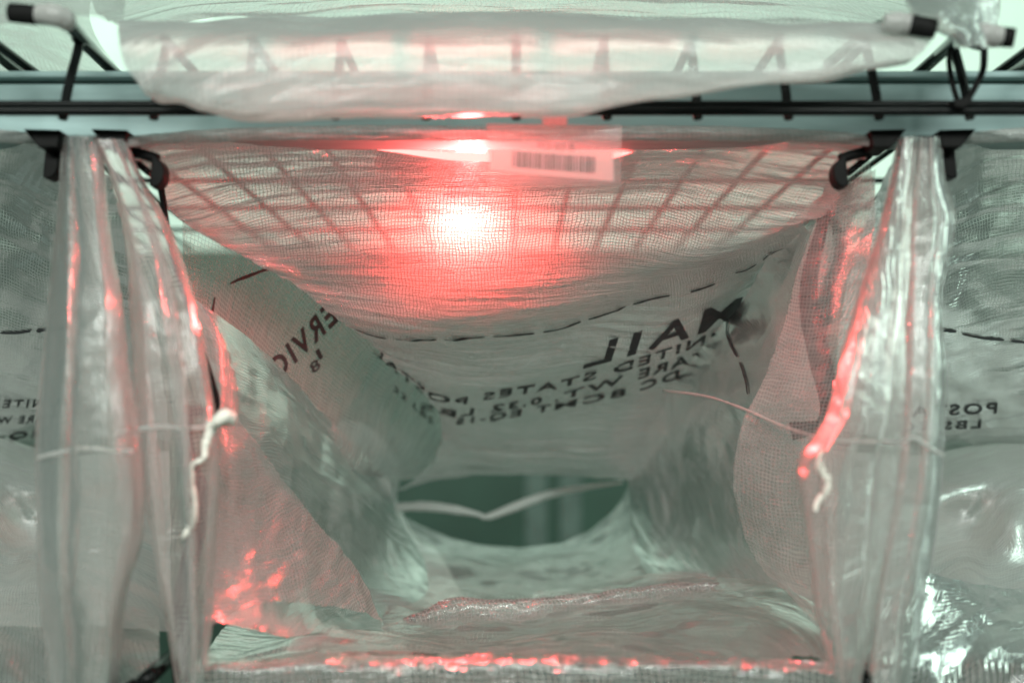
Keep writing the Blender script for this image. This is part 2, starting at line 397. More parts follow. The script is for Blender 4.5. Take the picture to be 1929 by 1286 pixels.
# capped hanger rods of the sacks above
def rod(label, pts, tip, parent_loc, r=.0052, group='capped hanger rods along the top'):
    t = root('hanger_rod', pts[0], label, 'hanger rod', group)
    tube('rod', pts, r, M['black'], t, 10, n=40)
    a, bb = Vector(tip[0]), Vector(tip[1])
    tube('rubber_cap', [a, a.lerp(bb, .04), a.lerp(bb, .5), a.lerp(bb, .95), bb], [.003, r + .0018, r + .002, r + .002, r + .0014], M['rubber'], t, 12, n=14)
    return t
rod('black hanger rod with rubber cap at the top left corner', [W(62, 28, .80), W(100, 30, .80), W(122, 38, .81), W(165, 85, .90), W(215, 136, 1.04), W(330, 240, 1.35)], (W(18, 24, .80), W(70, 29, .80)), None)
rod('black hanger rod cut by the left edge of the photo', [W(-80, 26, .80), W(-62, 40, .81), W(-20, 85, .90), W(36, 136, 1.02), W(180, 240, 1.35)], (W(-150, 24, .80), W(-75, 26, .80)), None)
rod('black capped hanger rod end poking out of the film above the cable tie', [W(1722, 48, .80), W(1690, 44, .81), W(1640, 60, .9), W(1560, 120, 1.1)], (W(1764, 55, .795), W(1712, 46, .80)), None)
rod('black capped hanger rod end nearest the top right corner', [W(1880, 70, .80), W(1835, 62, .80), W(1812, 66, .81), W(1740, 130, .98), W(1640, 220, 1.3)], (W(1912, 72, .795), W(1872, 69, .80)), None)
rod('black hanger rod cut by the right edge of the photo', [W(2060, 60, .80), W(2010, 62, .81), W(1960, 110, .88), W(1895, 142, 1.0), W(1800, 230, 1.3)], (W(2120, 60, .795), W(2050, 60, .80)), None)

# ------------------------------------------------------------------ central sack
def clip(label, mx, x, side, hook=True):
    """flat black hanger clip under the beam: tapered plate, round tab"""
    t = root('hanger_clip', W(x, 262, .87), label, 'hanger clip', 'black hanger clips under the beam')
    Y = .885
    q = lambda px, py: (W(x + side * px, py, Y).x, W(x + side * px, py, Y).z)
    prism('plate', [q(-34, 255), q(34, 257), q(28, 289), q(-6, 289)], Y - .02, Y + .012, M['clip'], t, .001)
    pts = []
    cx, cy = (70, 326) if hook else (-6, 310)
    for k in range(15):
        a = math.radians(-100 + 215 * k / 14)
        pts.append(q(cx + 20 * math.cos(a), cy + 28 * math.sin(a)))
    prism('tab', pts, Y - .004, Y + .012, M['clip'], t, .001)
    if hook:
        tube('hook', [W(x + side * 20, 285, Y + .004), W(x + side * 52, 292, Y + .004), W(x + side * 76, 300, Y + .004)], .0042, M['clip'], t, 8, n=12)
        tube('pin', [W(x + side * 18, 292, Y + .02), W(x + side * 62, 328, Y + .02)], .0028, M['black'], t, 8, n=6)
    return t
clip('black hanger clip holding the left top corner of the middle sack', 0, 222, 1)
clip('black hanger clip holding the right top corner of the middle sack', 0, 1658, -1)
clip('black hanger clip of the left sack, beside the left bunched film', 0, 98, 1, False)
clip('black hanger clip of the right sack, beside the right bunched film', 0, 1786, -1, False)

sk = root('plastic_mail_sack', W(964, 1286, .9), 'open clear reinforced plastic mail sack in the middle, lit red inside', 'mail sack', 'clear plastic mail sacks on the rack')

rowsA = [
 [(228, 262, .880), (400, 247, .905), (640, 240, .915), (964, 240, .920), (1300, 243, .915), (1500, 250, .905), (1660, 262, .880)],
 [(246, 290, .890), (410, 270, .920), (640, 270, .935), (964, 273, .940), (1300, 269, .935), (1490, 268, .920), (1645, 285, .890)],
 [(290, 345, .93), (450, 350, .98), (660, 360, 1.01), (930, 370, 1.02), (1220, 362, 1.01), (1430, 350, .97), (1590, 335, .93)],
 [(345, 418, .96), (520, 465, 1.02), (700, 490, 1.05), (920, 500, 1.06), (1170, 490, 1.05), (1390, 440, 1.00), (1560, 400, .95)],
 [(560, 540, 1.05), (680, 580, 1.09), (790, 590, 1.10), (920, 585, 1.11), (1130, 560, 1.10), (1320, 500, 1.05), (1515, 425, .98)],
 [(655, 616, 1.12), (730, 636, 1.14), (820, 638, 1.15), (930, 631, 1.16), (1100, 603, 1.15), (1290, 550, 1.11), (1530, 448, 1.07)],
 [(745, 690, 1.20), (790, 712, 1.22), (850, 722, 1.23), (950, 712, 1.23), (1120, 682, 1.21), (1270, 632, 1.17), (1490, 505, 1.15)],
 [(800, 745, 1.28), (835, 766, 1.29), (880, 764, 1.29), (980, 746, 1.29), (1130, 716, 1.27), (1260, 680, 1.23), (1450, 570, 1.22)],
 [(830, 790, 1.34), (860, 800, 1.35), (900, 799, 1.35), (990, 787, 1.35), (1120, 762, 1.33), (1240, 728, 1.29), (1410, 640, 1.29)],
 [(820, 860, 1.42), (880, 862, 1.44), (950, 864, 1.45), (1040, 864, 1.45), (1120, 858, 1.42), (1220, 838, 1.42), (1340, 800, 1.42)],
 [(740, 930, 1.50), (830, 899, 1.52), (930, 893, 1.53), (1030, 893, 1.53), (1110, 896, 1.51), (1190, 903, 1.50), (1340, 900, 1.50)],
]
A = Sheet(rowsA, 460, 460, 'ripple', 3, amp=1.35)
A.mesh('top_panel', M['main'], sk)
nR = len(rowsA) - 1
def uvA(px, py):
    """nearest (u, v) of panel A for a photo position"""
    pts = A.X; dx = pts[..., 0] / pts[..., 1]; 
    a = pts - np.array([0, 0, CAMZ]); cz = a[..., 1] * cp + a[..., 2] * sp; vy = -a[..., 1] * sp + a[..., 2] * cp
    X_ = 964.5 + F * a[..., 0] / cz; Y_ = 643 - F * vy / cz
    k = np.argmin((X_ - px) ** 2 + (Y_ - py) ** 2); j, i = divmod(k, pts.shape[1])
    return i / (pts.shape[1] - 1), j / (pts.shape[0] - 1)
def uvS(sh, px, py):
    a = sh.X - np.array([0, 0, CAMZ]); cz = a[..., 1] * cp + a[..., 2] * sp; vy = -a[..., 1] * sp + a[..., 2] * cp
    X_ = 964.5 + F * a[..., 0] / cz; Y_ = 643 - F * vy / cz
    k = np.argmin((X_ - px) ** 2 + (Y_ - py) ** 2); j, i = divmod(k, sh.X.shape[1])
    return i / (sh.X.shape[1] - 1), j / (sh.X.shape[0] - 1)
def dashes(sh, pts, wid, parent, sd):
    for k, seg in enumerate(pts):
        if len(seg) == 2: seg = [seg[0], ((seg[0][0] + seg[1][0]) / 2, (seg[0][1] + seg[1][1]) / 2 ), seg[1]]
        print_dash(sh, [uvS(sh, *p) for p in seg], wid, parent, sd + k)
from mathutils.bvhtree import BVHTree
def bvh(*shs):
    vs = []; fs = []
    for sh in shs:
        nv, nu = sh.X.shape[:2]; idx = np.arange(nv * nu).reshape(nv, nu) + len(vs)
        vs += sh.X.reshape(-1, 3).tolist()
        fs += np.stack([idx[:-1, :-1], idx[:-1, 1:], idx[1:, 1:], idx[1:, :-1]], -1).reshape(-1, 4).tolist()
    return BVHTree.FromPolygons(vs, fs)
def line_text(tree, txt, stations, parent, bold=0.0, lean=0.0):
    """printed line lying on the film. stations: (fraction of the line, x, y, letter height) down the folds of the film"""
    fc = bpy.data.curves.new('lettering', 'FONT'); fc.body = txt; fc.size = 1.0; fc.offset = bold; fc.resolution_u = 3; fc.space_character = 1.25
    to = bpy.data.objects.new('lettering', fc); C.objects.link(to)
    dg = bpy.context.evaluated_depsgraph_get(); me = bpy.data.meshes.new_from_object(to.evaluated_get(dg))
    bpy.data.objects.remove(to); bpy.data.curves.remove(fc)
    bm = bmesh.new(); bm.from_mesh(me)
    for _ in range(2):
        bmesh.ops.subdivide_edges(bm, edges=[e for e in bm.edges if e.calc_length() > .2], cuts=1)
        bmesh.ops.triangulate(bm, faces=bm.faces)
    wd = max(v.co.x for v in bm.verts); st = np.array(stations, float); bad = []
    o = Vector((0, 0, CAMZ))
    for v in bm.verts:
        f = v.co.x / wd; x, y, h = (np.interp(f, st[:, 0], st[:, k]) for k in (1, 2, 3))
        b = v.co.y / .72
        d = (W(x + lean * h * b, y - h * b, 1.0) - o).normalized()
        p, n, _, _ = tree.ray_cast(o, d)
        if p is None: bad.append(v)
        else: v.co = p - d * .0014
    bmesh.ops.delete(bm, geom=bad, context='VERTS')
    bm.to_mesh(me); bm.free(); me.name = 'lettering'
    return link('lettering', me, M['ink'], parent)
dashes(A, [[(668, 618), (695, 628), (728, 636)], [(745, 637), (780, 640), (822, 638)], [(837, 638), (875, 636), (913, 633)], [(929, 632), (965, 630), (1006, 626)],
           [(1022, 624), (1060, 617), (1095, 604)], [(1108, 600), (1145, 588), (1178, 575)], [(1192, 572), (1225, 562), (1262, 555)], [(1300, 548), (1322, 541), (1345, 532)], [(1385, 513), (1405, 507), (1425, 496)], [(1438, 488), (1456, 475), (1475, 467)]], .0028, sk, 11)

rowsB = [
 [(345, 395, 1.03), (345, 440, 1.03), (350, 520, 1.03), (360, 640, 1.02)],
 [(470, 425, 1.07), (440, 480, 1.07), (405, 560, 1.06), (390, 690, 1.05)],
 [(620, 530, 1.15), (560, 590, 1.16), (490, 660, 1.14), (430, 740, 1.10)],
 [(730, 610, 1.22), (670, 690, 1.24), (600, 760, 1.22), (520, 830, 1.18)],
 [(840, 680, 1.34), (780, 770, 1.36), (720, 840, 1.33), (640, 890, 1.28)],
 [(920, 750, 1.46), (850, 830, 1.48), (775, 880, 1.45), (695, 905, 1.38)],
 [(980, 820, 1.56), (900, 870, 1.57), (820, 895, 1.56), (740, 905, 1.52)],
]
B = Sheet(rowsB, 220, 260, 'ripple', 8)
B.mesh('side_panel', M['clearfilm'], sk)
TA = bvh(A, B)
line_text(TA, 'MAIL', [(0, 1392, 602, 46), (.5, 1255, 650, 46), (1, 1098, 694, 44)], sk, .02, .30)
line_text(TA, 'UNITED STATES POSTAL', [(0, 1372, 634, 18), (.28, 1180, 698, 17), (.45, 1050, 732, 14), (.63, 920, 752, 14), (.72, 860, 764, 13), (.78, 812, 752, 12), (.9, 752, 708, 12), (1, 704, 664, 12)], sk, .02, .2)
line_text(TA, 'TARE WT. 0.32 LBS', [(0, 1330, 676, 18), (.28, 1195, 716, 17), (.50, 1055, 754, 13), (.75, 940, 774, 13), (.9, 855, 786, 12), (1, 790, 768, 11)], sk, .02, .2)
line_text(TA, 'DC 8CMT EQ-15', [(0, 1280, 712, 17), (.25, 1175, 746, 15), (.48, 1050, 771, 12), (.75, 940, 790, 13), (1, 858, 800, 11)], sk, .02, .2)
line_text(TA, '32 LBS', [(0, 740, 735, 11), (1, 815, 800, 11)], sk, .02, .2)
dashes(B, [[(432, 535), (468, 520), (512, 503)], [(402, 560), (398, 585), (392, 612)]], .0032, sk, 33)

TB = bvh(B)
line_text(TB, 'SERVICE', [(0, 668, 572, 34), (.14, 638, 602, 36), (1, 500, 738, 32)], sk, .03, -.55)
for ch, px_, py_ in (('1', 618, 664), ('8', 606, 690)): line_text(TB, ch, [(0, px_, py_, 17), (1, px_ - 16, py_ + 14, 17)], sk, .02, -.5)

rowsC = [
 [(360, 560, 1.00), (410, 592, 1.01), (480, 645, 1.07), (600, 765, 1.20), (735, 905, 1.42)],
 [(380, 640, .99), (430, 670, 1.00), (510, 730, 1.09), (630, 850, 1.24), (748, 965, 1.46)],
 [(400, 760, .97), (440, 800, .98), (520, 850, 1.06), (650, 960, 1.22), (790, 1050, 1.42)],
 [(405, 900, .95), (440, 940, .96), (510, 990, 1.02), (630, 1060, 1.15), (800, 1120, 1.30)],
 [(400, 1060, .92), (440, 1080, .94), (500, 1100, .97), (600, 1130, 1.06), (720, 1160, 1.18)],
 [(385, 1170, .89), (440, 1180, .90), (520, 1190, .93), (620, 1195, .98), (740, 1200, 1.05)],
]
Sheet(rowsC, 260, 300, 'soft', 21).mesh('side_panel', M['cloudy'], sk)
# clear corner film in front of it, with a slanting free edge
rowsC2 = [
 [(415, 780, .94), (440, 785, .95), (455, 800, .96), (470, 820, .97)],
 [(410, 880, .92), (450, 870, .95), (490, 880, .98), (530, 900, 1.0)],
 [(405, 980, .91), (460, 960, .95), (540, 960, 1.0), (600, 985, 1.04)],
 [(400, 1080, .90), (470, 1050, .94), (580, 1050, 1.0), (680, 1090, 1.07)],
 [(395, 1180, .88), (480, 1140, .92), (610, 1140, .98), (720, 1165, 1.05)],
]
Sheet(rowsC2, 240, 240, 'folded', 27, amp=.7).mesh('corner_flap', M['clearfilm'], sk)

rowsE = [
 [(640, 790, 1.50), (690, 800, 1.55), (740, 850, 1.58), (752, 900, 1.60)],
 [(620, 880, 1.48), (680, 900, 1.53), (730, 930, 1.58), (748, 945, 1.60)],
 [(620, 960, 1.45), (690, 980, 1.50), (750, 990, 1.56), (780, 1010, 1.58)],
 [(640, 1060, 1.40), (700, 1060, 1.45), (770, 1060, 1.50), (830, 1050, 1.54)],
 [(660, 1150, 1.32), (720, 1150, 1.35), (800, 1150, 1.38), (880, 1140, 1.4)],
]
Sheet(rowsE, 120, 160, 'soft', 31).mesh('end_fold', M['haze'], sk)
rowsE2 = [
 [(742, 955, 1.60), (800, 985, 1.62), (880, 1020, 1.63), (980, 1028, 1.63), (1070, 1025, 1.62), (1130, 985, 1.61), (1182, 906, 1.58)],
 [(735, 1000, 1.55), (800, 1030, 1.56), (880, 1045, 1.57), (980, 1048, 1.57), (1080, 1045, 1.56), (1150, 1020, 1.55), (1215, 940, 1.50)],
 [(720, 1050, 1.48), (800, 1066, 1.48), (880, 1066, 1.49), (980, 1062, 1.49), (1080, 1066, 1.48), (1170, 1060, 1.46), (1260, 1000, 1.42)],
 [(720, 1100, 1.36), (800, 1110, 1.40), (880, 1110, 1.42), (980, 1100, 1.42), (1100, 1095, 1.40), (1210, 1085, 1.38), (1320, 1060, 1.34)],
 [(740, 1150, 1.24), (800, 1150, 1.26), (880, 1145, 1.28), (980, 1135, 1.28), (1100, 1120, 1.28), (1230, 1105, 1.26), (1350, 1090, 1.22)],
]
Sheet(rowsE2, 300, 180, 'soft', 35, amp=1.3).mesh('end_panel', M['deep'], sk)
tube('end_hem', [W(738, 956, 1.57), (W(800, 953, 1.58)), W(860, 960, 1.58), W(900, 968, 1.58), W(918, 973, 1.58), W(960, 958, 1.58), W(1030, 932, 1.58), W(1100, 918, 1.58), W(1172, 908, 1.57)], [.006, .007, .006, .003, .004, .0065, .006, .004, .002], M['upper'], sk, 10, n=70, wob=.06, seed=4)

rowsF = [
 [(1515, 388, 1.01), (1545, 370, .97), (1580, 350, .95), (1610, 340, .93), (1650, 320, .92)],
 [(1440, 495, 1.10), (1490, 475, 1.05), (1545, 450, 1.0), (1590, 430, .97), (1640, 430, .95)],
 [(1375, 603, 1.18), (1425, 592, 1.11), (1490, 580, 1.03), (1560, 580, .98), (1620, 600, .96)],
 [(1265, 715, 1.30), (1350, 715, 1.18), (1440, 715, 1.07), (1530, 730, 1.0), (1610, 740, .96)],
 [(1210, 810, 1.42), (1300, 800, 1.25), (1410, 810, 1.12), (1500, 830, 1.02), (1590, 860, .96)],
 [(1185, 910, 1.50), (1280, 900, 1.32), (1390, 910, 1.15), (1490, 940, 1.03), (1580, 970, .96)],
 [(1190, 1020, 1.46), (1290, 1010, 1.32), (1390, 1020, 1.15), (1480, 1040, 1.04), (1570, 1070, .95)],
 [(1230, 1100, 1.34), (1320, 1090, 1.25), (1410, 1090, 1.13), (1490, 1110, 1.02), (1570, 1160, .93)],
]
Fs = Sheet(rowsF, 300, 340, 'soft', 41)
Fs.mesh('side_panel', M['cloudy'], sk)
dashes(Fs, [[(1371, 602), (1370, 625), (1378, 650), (1390, 671)], [(1395, 682), (1402, 700), (1407, 720), (1410, 742)]], .0032, sk, 51)
# clear flap at the right with a free lower point
rowsF2 = [
 [(1640, 300, .915), (1600, 320, .93), (1575, 335, .94), (1565, 345, .95)],
 [(1650, 470, .92), (1600, 480, .94), (1550, 490, .96), (1510, 500, .98)],
 [(1640, 650, .92), (1580, 660, .94), (1510, 670, .97), (1450, 690, 1.0)],
 [(1620, 800, .92), (1550, 805, .94), (1470, 800, .97), (1400, 790, 1.0)],
 [(1600, 930, .92), (1540, 930, .94), (1460, 930, .97), (1380, 920, 1.0)],
 [(1590, 1050, .91), (1540, 1055, .93), (1480, 1060, .96), (1420, 1050, .99)],
 [(1580, 1200, .89), (1560, 1190, .90), (1530, 1170, .92), (1500, 1130, .94)],
]
Sheet(rowsF2, 200, 340, 'folded', 47, amp=.5).mesh('corner_flap', M['clearfilm'], sk)

rowsD = [
 [(560, 1115, 1.24), (760, 1138, 1.28), (900, 1132, 1.28), (1100, 1108, 1.28), (1300, 1082, 1.26), (1460, 1070, 1.14), (1580, 1100, 1.0)],
 [(450, 1165, 1.08), (700, 1180, 1.12), (900, 1178, 1.12), (1100, 1165, 1.12), (1300, 1150, 1.10), (1470, 1140, 1.03), (1590, 1160, .95)],
 [(400, 1205, .97), (680, 1205, 1.0), (900, 1206, 1.0), (1110, 1200, 1.0), (1310, 1192, .99), (1480, 1185, .95), (1590, 1205, .91)],
 [(370, 1245, .885), (640, 1236, .89), (900, 1234, .89), (1120, 1234, .89), (1310, 1238, .885), (1480, 1245, .88), (1590, 1256, .87)],
]
Sheet(rowsD, 420, 200, 'folded', 61, amp=1.1).mesh('bottom_panel', M['floorfilm'], sk)
rowsD2 = [
 [(365, 1244, .887), (640, 1234, .892), (900, 1232, .892), (1120, 1232, .892), (1310, 1236, .888), (1480, 1243, .884), (1590, 1254, .874)],
 [(365, 1250, .868), (640, 1240, .872), (900, 1238, .872), (1120, 1238, .872), (1310, 1242, .868), (1480, 1249, .864), (1590, 1260, .858)],
 [(360, 1270, .860), (640, 1262, .862), (900, 1260, .862), (1120, 1260, .862), (1310, 1264, .860), (1480, 1270, .856), (1590, 1276, .852)],
 [(360, 1330, .866), (640, 1330, .866), (900, 1330, .866), (1120, 1330, .866), (1310, 1330, .866), (1480, 1330, .86), (1590, 1330, .858)],
]
Sheet(rowsD2, 700, 110, 'rim', 63, amp=1.3).mesh('front_rim', M['rimfilm'], sk)
# rolled film across the floor of the sack
def roll(name, path, rad, seed, m, parent, squash=.6, amp=.3, n=160, sides=40, ripf=9):
    P = cr_interp(np.array([tuple(W(*p)) for p in path]), n); R = np.interp(np.linspace(0, 1, n), np.linspace(0, 1, len(rad)), rad)
    th = np.linspace(0, 2 * math.pi, sides)
    T = np.gradient(P, axis=0); T /= np.linalg.norm(T, axis=1, keepdims=True)
    a = np.cross(T, [0, 1., 0]); a /= np.linalg.norm(a, axis=1, keepdims=True); bb = np.cross(T, a)
    s = np.linspace(0, 1, n)[:, None]
    nz = crumple(s * 6 + 0 * th, th[None, :] / 3 + 0 * s, ripf / 6, seed)
    r = R[:, None] * (1 + amp * nz); r[:, -1] = r[:, 0]
    X = P[:, None, :] + (r * np.cos(th))[..., None] * a[:, None, :] + (r * np.sin(th) * squash)[..., None] * bb[:, None, :]
    o = Sheet.__new__(Sheet); o.set(X, None, seed, 1, None)
    return o.mesh(name, m, parent)
roll('rolled_fold', [(690, 1192, 1.13), (780, 1176, 1.15), (850, 1154, 1.17), (950, 1150, 1.18), (1060, 1142, 1.19), (1170, 1128, 1.20), (1300, 1112, 1.21), (1420, 1112, 1.20)], [.003, .009, .0135, .012, .011, .010, .009, .006], 5, M['shiny'], sk, amp=.34, ripf=12)

roll('hem', [(240, 268, .872), (330, 260, .885), (480, 253, .896), (700, 250, .902), (964, 252, .903), (1250, 251, .900), (1450, 254, .893), (1580, 260, .882), (1655, 268, .872)], [.004, .0048, .0055, .0060, .0060, .0062, .0055, .0048, .004], 15, M['hem'], sk, amp=.14, n=300, ripf=30)
# bunched mouth corners: flattened sleeves of film with pleats
SEC = {
 'a': [(0, 0), (.16, -.35), (.12, -.55), (.5, -.6), (.66, -.75), (.60, -.5), (.86, -.4), (1, -.1), (.92, .3), (.55, .45), (.62, .6), (.25, .5), (.05, .25)],
 'b': [(0, 0), (.10, -.3), (.30, -.5), (.24, -.72), (.62, -.7), (.80, -.6), (.72, -.35), (1, -.1), (.9, .2), (.42, .35), (.5, .55), (.15, .4)],
 'c': [(0, 0), (.22, -.5), (.4, -.3), (.36, -.65), (.75, -.7), (1, -.2), (.96, .2), (.7, .5), (.3, .35), (.34, .55), (.08, .3)],
}
def sleeve(rows, sec, thick, seed, parent, m='sleeve', nu=260, nv=340, name='bunched_corner', amp=.55):
    sec = SEC[sec]; r = np.random.RandomState(seed); out = []
    ph = r.rand(len(sec)) * 6
    for k, (y, xl, xr, Y) in enumerate(rows):
        row = []
        for i, (a, dd) in enumerate(sec):
            aa = a + .05 * math.sin(ph[i] + k * 1.1) * (1 if 0 < a < 1 else 0)
            row.append((xl + (xr - xl) * aa, y, Y + thick * dd * (.5 + .5 * min(1, (xr - xl) / 150))))
        out.append(row)
    s = Sheet(out, nu, nv, 'bunch', seed, closed=True, amp=amp)
    return s, s.mesh(name, M[m], parent)
sleeve([(262, 178, 240, .875), (330, 205, 268, .872), (440, 232, 325, .865), (600, 246, 376, .855), (780, 258, 408, .85), (900, 268, 416, .85), (1080, 295, 405, .85), (1220, 322, 392, .85), (1320, 340, 372, .85)], 'a', .05, 71, sk)
sleeve([(258, 1690, 1735, .87), (380, 1668, 1722, .868), (480, 1642, 1716, .86), (640, 1592, 1708, .85), (780, 1556, 1702, .845), (870, 1504, 1694, .845), (960, 1510, 1680, .845), (1120, 1532, 1650, .845), (1220, 1556, 1632, .845), (1330, 1586, 1612, .85)], 'b', .05, 77, sk)

# drawstrings
tube('drawstring', [W(262, 808, .825), W(300, 803, .822), (W(345, 806, .82)), W(385, 804, .822), W(408, 792, .825), W(432, 780, .835)], .0014, M['upper'], sk, 8, wob=.12, n=60)
tube('drawstring_end', [W(420, 782, .825), W(402, 800, .82), W(388, 835, .82), W(384, 862, .82), W(362, 876, .82), W(360, 905, .82), W(366, 945, .82), W(362, 985, .82), W(345, 1012, .82)], [.004, .0042, .0030, .002, .002, .0024, .0022, .0026, .002], M['cord'], sk, 10, wob=.14, n=90, seed=3)
tube('knot', [W(398, 806, .818), W(412, 790, .812), W(428, 782, .815), W(434, 790, .82), W(418, 800, .822)], [.002, .0045, .005, .0045, .002], M['cord'], sk, 10, wob=.08, n=40, seed=5)
tube('drawstring', [W(1250, 735, 1.24), W(1330, 746, 1.13), W(1402, 770, 1.0), W(1470, 800, .93), W(1530, 820, .85), W(1600, 830, .822), W(1690, 832, .82)], .0012, M['upper'], sk, 8, wob=.15, n=120, seed=9)
tube('drawstring_end', [W(1548, 848, .815), W(1545, 880, .815), W(1560, 905, .815), W(1556, 925, .815), W(1540, 945, .815), W(1536, 962, .815)], [.0016, .0028, .003, .0028, .002, .0016], M['cord'], sk, 10, wob=.14, n=60, seed=12)

# black straps running down inside the two bunched corners
def strap(label, pts, rad):
    o = tube('strap_cord', pts, rad, M['rubber'], None, 10, n=90)
    return tag(o, label, 'strap', 'black straps behind the bunched film')
strap('black strap seen through the left bunched film', [W(300, 335, .93), W(330, 500, .92), W(395, 700, .905), W(405, 770, .90), W(355, 780, .89), (W(352, 860, .885)), W(378, 930, .885), W(368, 1010, .885), W(344, 1120, .885), W(338, 1230, .885), W(345, 1330, .885)], [.003, .002, .002, .003, .005, .0065, .007, .0075, .0065, .006, .006])
strap('dark strap seen through the film of the right corner', [W(1560, 345, .99), W(1550, 420, .99), W(1525, 520, .99), W(1528, 600, .985), W(1548, 690, .98), W(1560, 760, .975), W(1545, 800, .975), W(1490, 812, .98)], [.003, .005, .007, .009, .0095, .007, .005, .008])
for lab, pts in (('black rod under the lower left corner of the middle sack', [W(255, 1300, .86), W(310, 1248, .90), W(420, 1150, 1.4)]), ('black rod under the lower right corner of the middle sack', [W(1640, 1300, .86), W(1622, 1262, .90), W(1575, 1180, 1.3)])):
    t = root('hanger_rod', pts[0], lab, 'hanger rod', 'lower hanger rods')
    tube('rod', pts, .0062, M['black'], t, 10, n=30)
    tube('rubber_cap', [pts[0] - Vector((.02, .0, .012)), pts[0] + Vector((.002, .001, .001))], .0085, M['rubber'], t, 12, n=6)

# ------------------------------------------------------------------ neighbouring sacks
def neighbour(side, label):
    t = root('plastic_mail_sack', W(964 + side * 1400, 1286, .9), label, 'mail sack', 'clear plastic mail sacks on the rack')
    X = (lambda p: p) if side < 0 else (lambda p: 1880 - p)
    def R(rows):
        rr = [[(X(x), y, Y) for x, y, Y in r] for r in rows]
        return rr if side < 0 else [r[::-1] for r in rr]
    s = -side
    top = Sheet(R([
     [(-520, 240, .915), (-200, 240, .918), (0, 243, .915), (90, 256, .895), (170, 262, .88)],
     [(-520, 270, .938), (-200, 270, .940), (0, 266, .935), (90, 285, .905), (190, 290, .89)],
     [(-520, 360, 1.01), (-200, 360, 1.01), (0, 355, 1.0), (110, 360, .95), (230, 380, .93)],
     [(-520, 490, 1.07), (-200, 490, 1.07), (0, 490, 1.06), (120, 490, 1.02), (270, 500, .98)],
     [(-520, 620, 1.14), (-200, 630, 1.14), (0, 624, 1.12), (130, 620, 1.08), (300, 600, 1.02)],
     [(-520, 740, 1.22), (-200, 750, 1.22), (0, 740, 1.20), (130, 730, 1.16), (310, 700, 1.08)],
     [(-520, 840, 1.34), (-200, 850, 1.34), (0, 830, 1.32), (140, 815, 1.26), (320, 790, 1.14)],
     [(-520, 890, 1.50), (-200, 900, 1.50), (0, 880, 1.48), (140, 870, 1.42), (320, 850, 1.26)]]), 320, 360, 'strong', 81 + side)
    top.mesh('top_panel', M['film'], t)
    roll('hem', [(X(x), y, Y) for x, y, Y in ((-520, 252, .903), (-300, 251, .903), (-100, 252, .900), (20, 258, .885), (110, 266, .872))], [.006, .006, .006, .005, .004], 16 + side, M['hem'], t, amp=.14, n=200, ripf=24)
    Sheet(R([
     [(-520, 820, 1.40), (-200, 830, 1.40), (-40, 815, 1.34), (60, 840, 1.30), (160, 860, 1.28), (320, 850, 1.2)],
     [(-520, 900, 1.20), (-200, 900, 1.20), (-40, 880, 1.22), (60, 910, 1.18), (160, 930, 1.15), (320, 930, 1.1)],
     [(-520, 990, 1.22), (-200, 990, 1.22), (-40, 980, 1.12), (60, 985, 1.18), (160, 1000, 1.10), (320, 1010, 1.05)],
     [(-520, 1090, 1.1), (-200, 1090, 1.10), (-40, 1080, 1.08), (60, 1085, 1.04), (160, 1100, 1.02), (320, 1100, 1.0)],
     [(-520, 1180, 1.0), (-200, 1180, 1.0), (-40, 1180, .98), (60, 1180, .97), (160, 1180, .96), (320, 1190, .95)]]), 300, 260, 'calm', 90 + side, amp=1.3).mesh('side_panel', M['haze'], t)
    Sheet(R([
     [(-520, 1120, 1.04), (-200, 1110, 1.04), (-40, 1110, 1.02), (60, 1095, .98), (135, 1085, .95), (200, 1120, .94), (300, 1160, .93)],
     [(-520, 1170, .95), (-200, 1170, .95), (-40, 1170, .95), (60, 1170, .93), (135, 1170, .92), (200, 1190, .91), (300, 1210, .90)],
     [(-520, 1240, .89), (-200, 1240, .89), (-40, 1240, .89), (60, 1240, .89), (135, 1240, .88), (200, 1250, .87), (300, 1260, .87)],
     [(-520, 1340, .87), (-200, 1340, .87), (-40, 1340, .87), (60, 1340, .87), (135, 1340, .87), (200, 1340, .87), (300, 1340, .87)]]), 420, 240, 'crumpled', 95 + side * 2, amp=.5 if side > 0 else .35).mesh('front_rim', M['crumpfilm'] if side > 0 else M['clearfilm'], t)
    return t, top
nl, topL = neighbour(-1, 'grey-green clear plastic mail sack cut by the left edge, printed lines facing away')
nr, topR = neighbour(1, 'grey-green clear plastic mail sack cut by the right edge, crumpled and shiny at the bottom')
dashes(topL, [[(-90, 632), (-50, 630), (-12, 628)], [(2, 627), (30, 625), (58, 622)], [(70, 622), (90, 620), (125, 617)]], .003, nl, 71)
dashes(topR, [[(1775, 620), (1790, 622), (1800, 624)], [(1812, 627), (1850, 636), (1890, 640)], [(1904, 640), (1935, 645), (1975, 648)]], .003, nr, 75)
TL, TR = bvh(topL), bvh(topR)
line_text(TL, 'UNITED STATES', [(0, 110, 766, 16), (.4, 0, 768, 14), (1, -330, 795, 14)], nl, .02, .2)
line_text(TL, 'TARE WT. 0.32 LBS', [(0, 100, 796, 14), (.4, 0, 798, 13), (1, -330, 822, 14)], nl, .02, .2)
line_text(TL, 'EQ-15', [(0, 80, 822, 12), (1, -60, 834, 12)], nl, .02, .2)
line_text(TR, 'POSTAL', [(0, 1880, 778, 20), (1, 1690, 786, 20)], nr, .02, .1)
line_text(TR, 'LBS EQ', [(0, 1850, 806, 15), (1, 1690, 812, 15)], nr, .02, .1)
sleeve([(256, 120, 186, .872), (330, 116, 196, .868), (420, 110, 206, .86), (560, 92, 226, .85), (700, 78, 240, .845), (860, 66, 262, .84), (1000, 72, 262, .84), (1120, 80, 240, .84), (1220, 88, 230, .845), (1330, 94, 222, .85)], 'c', .06, 83, nl)
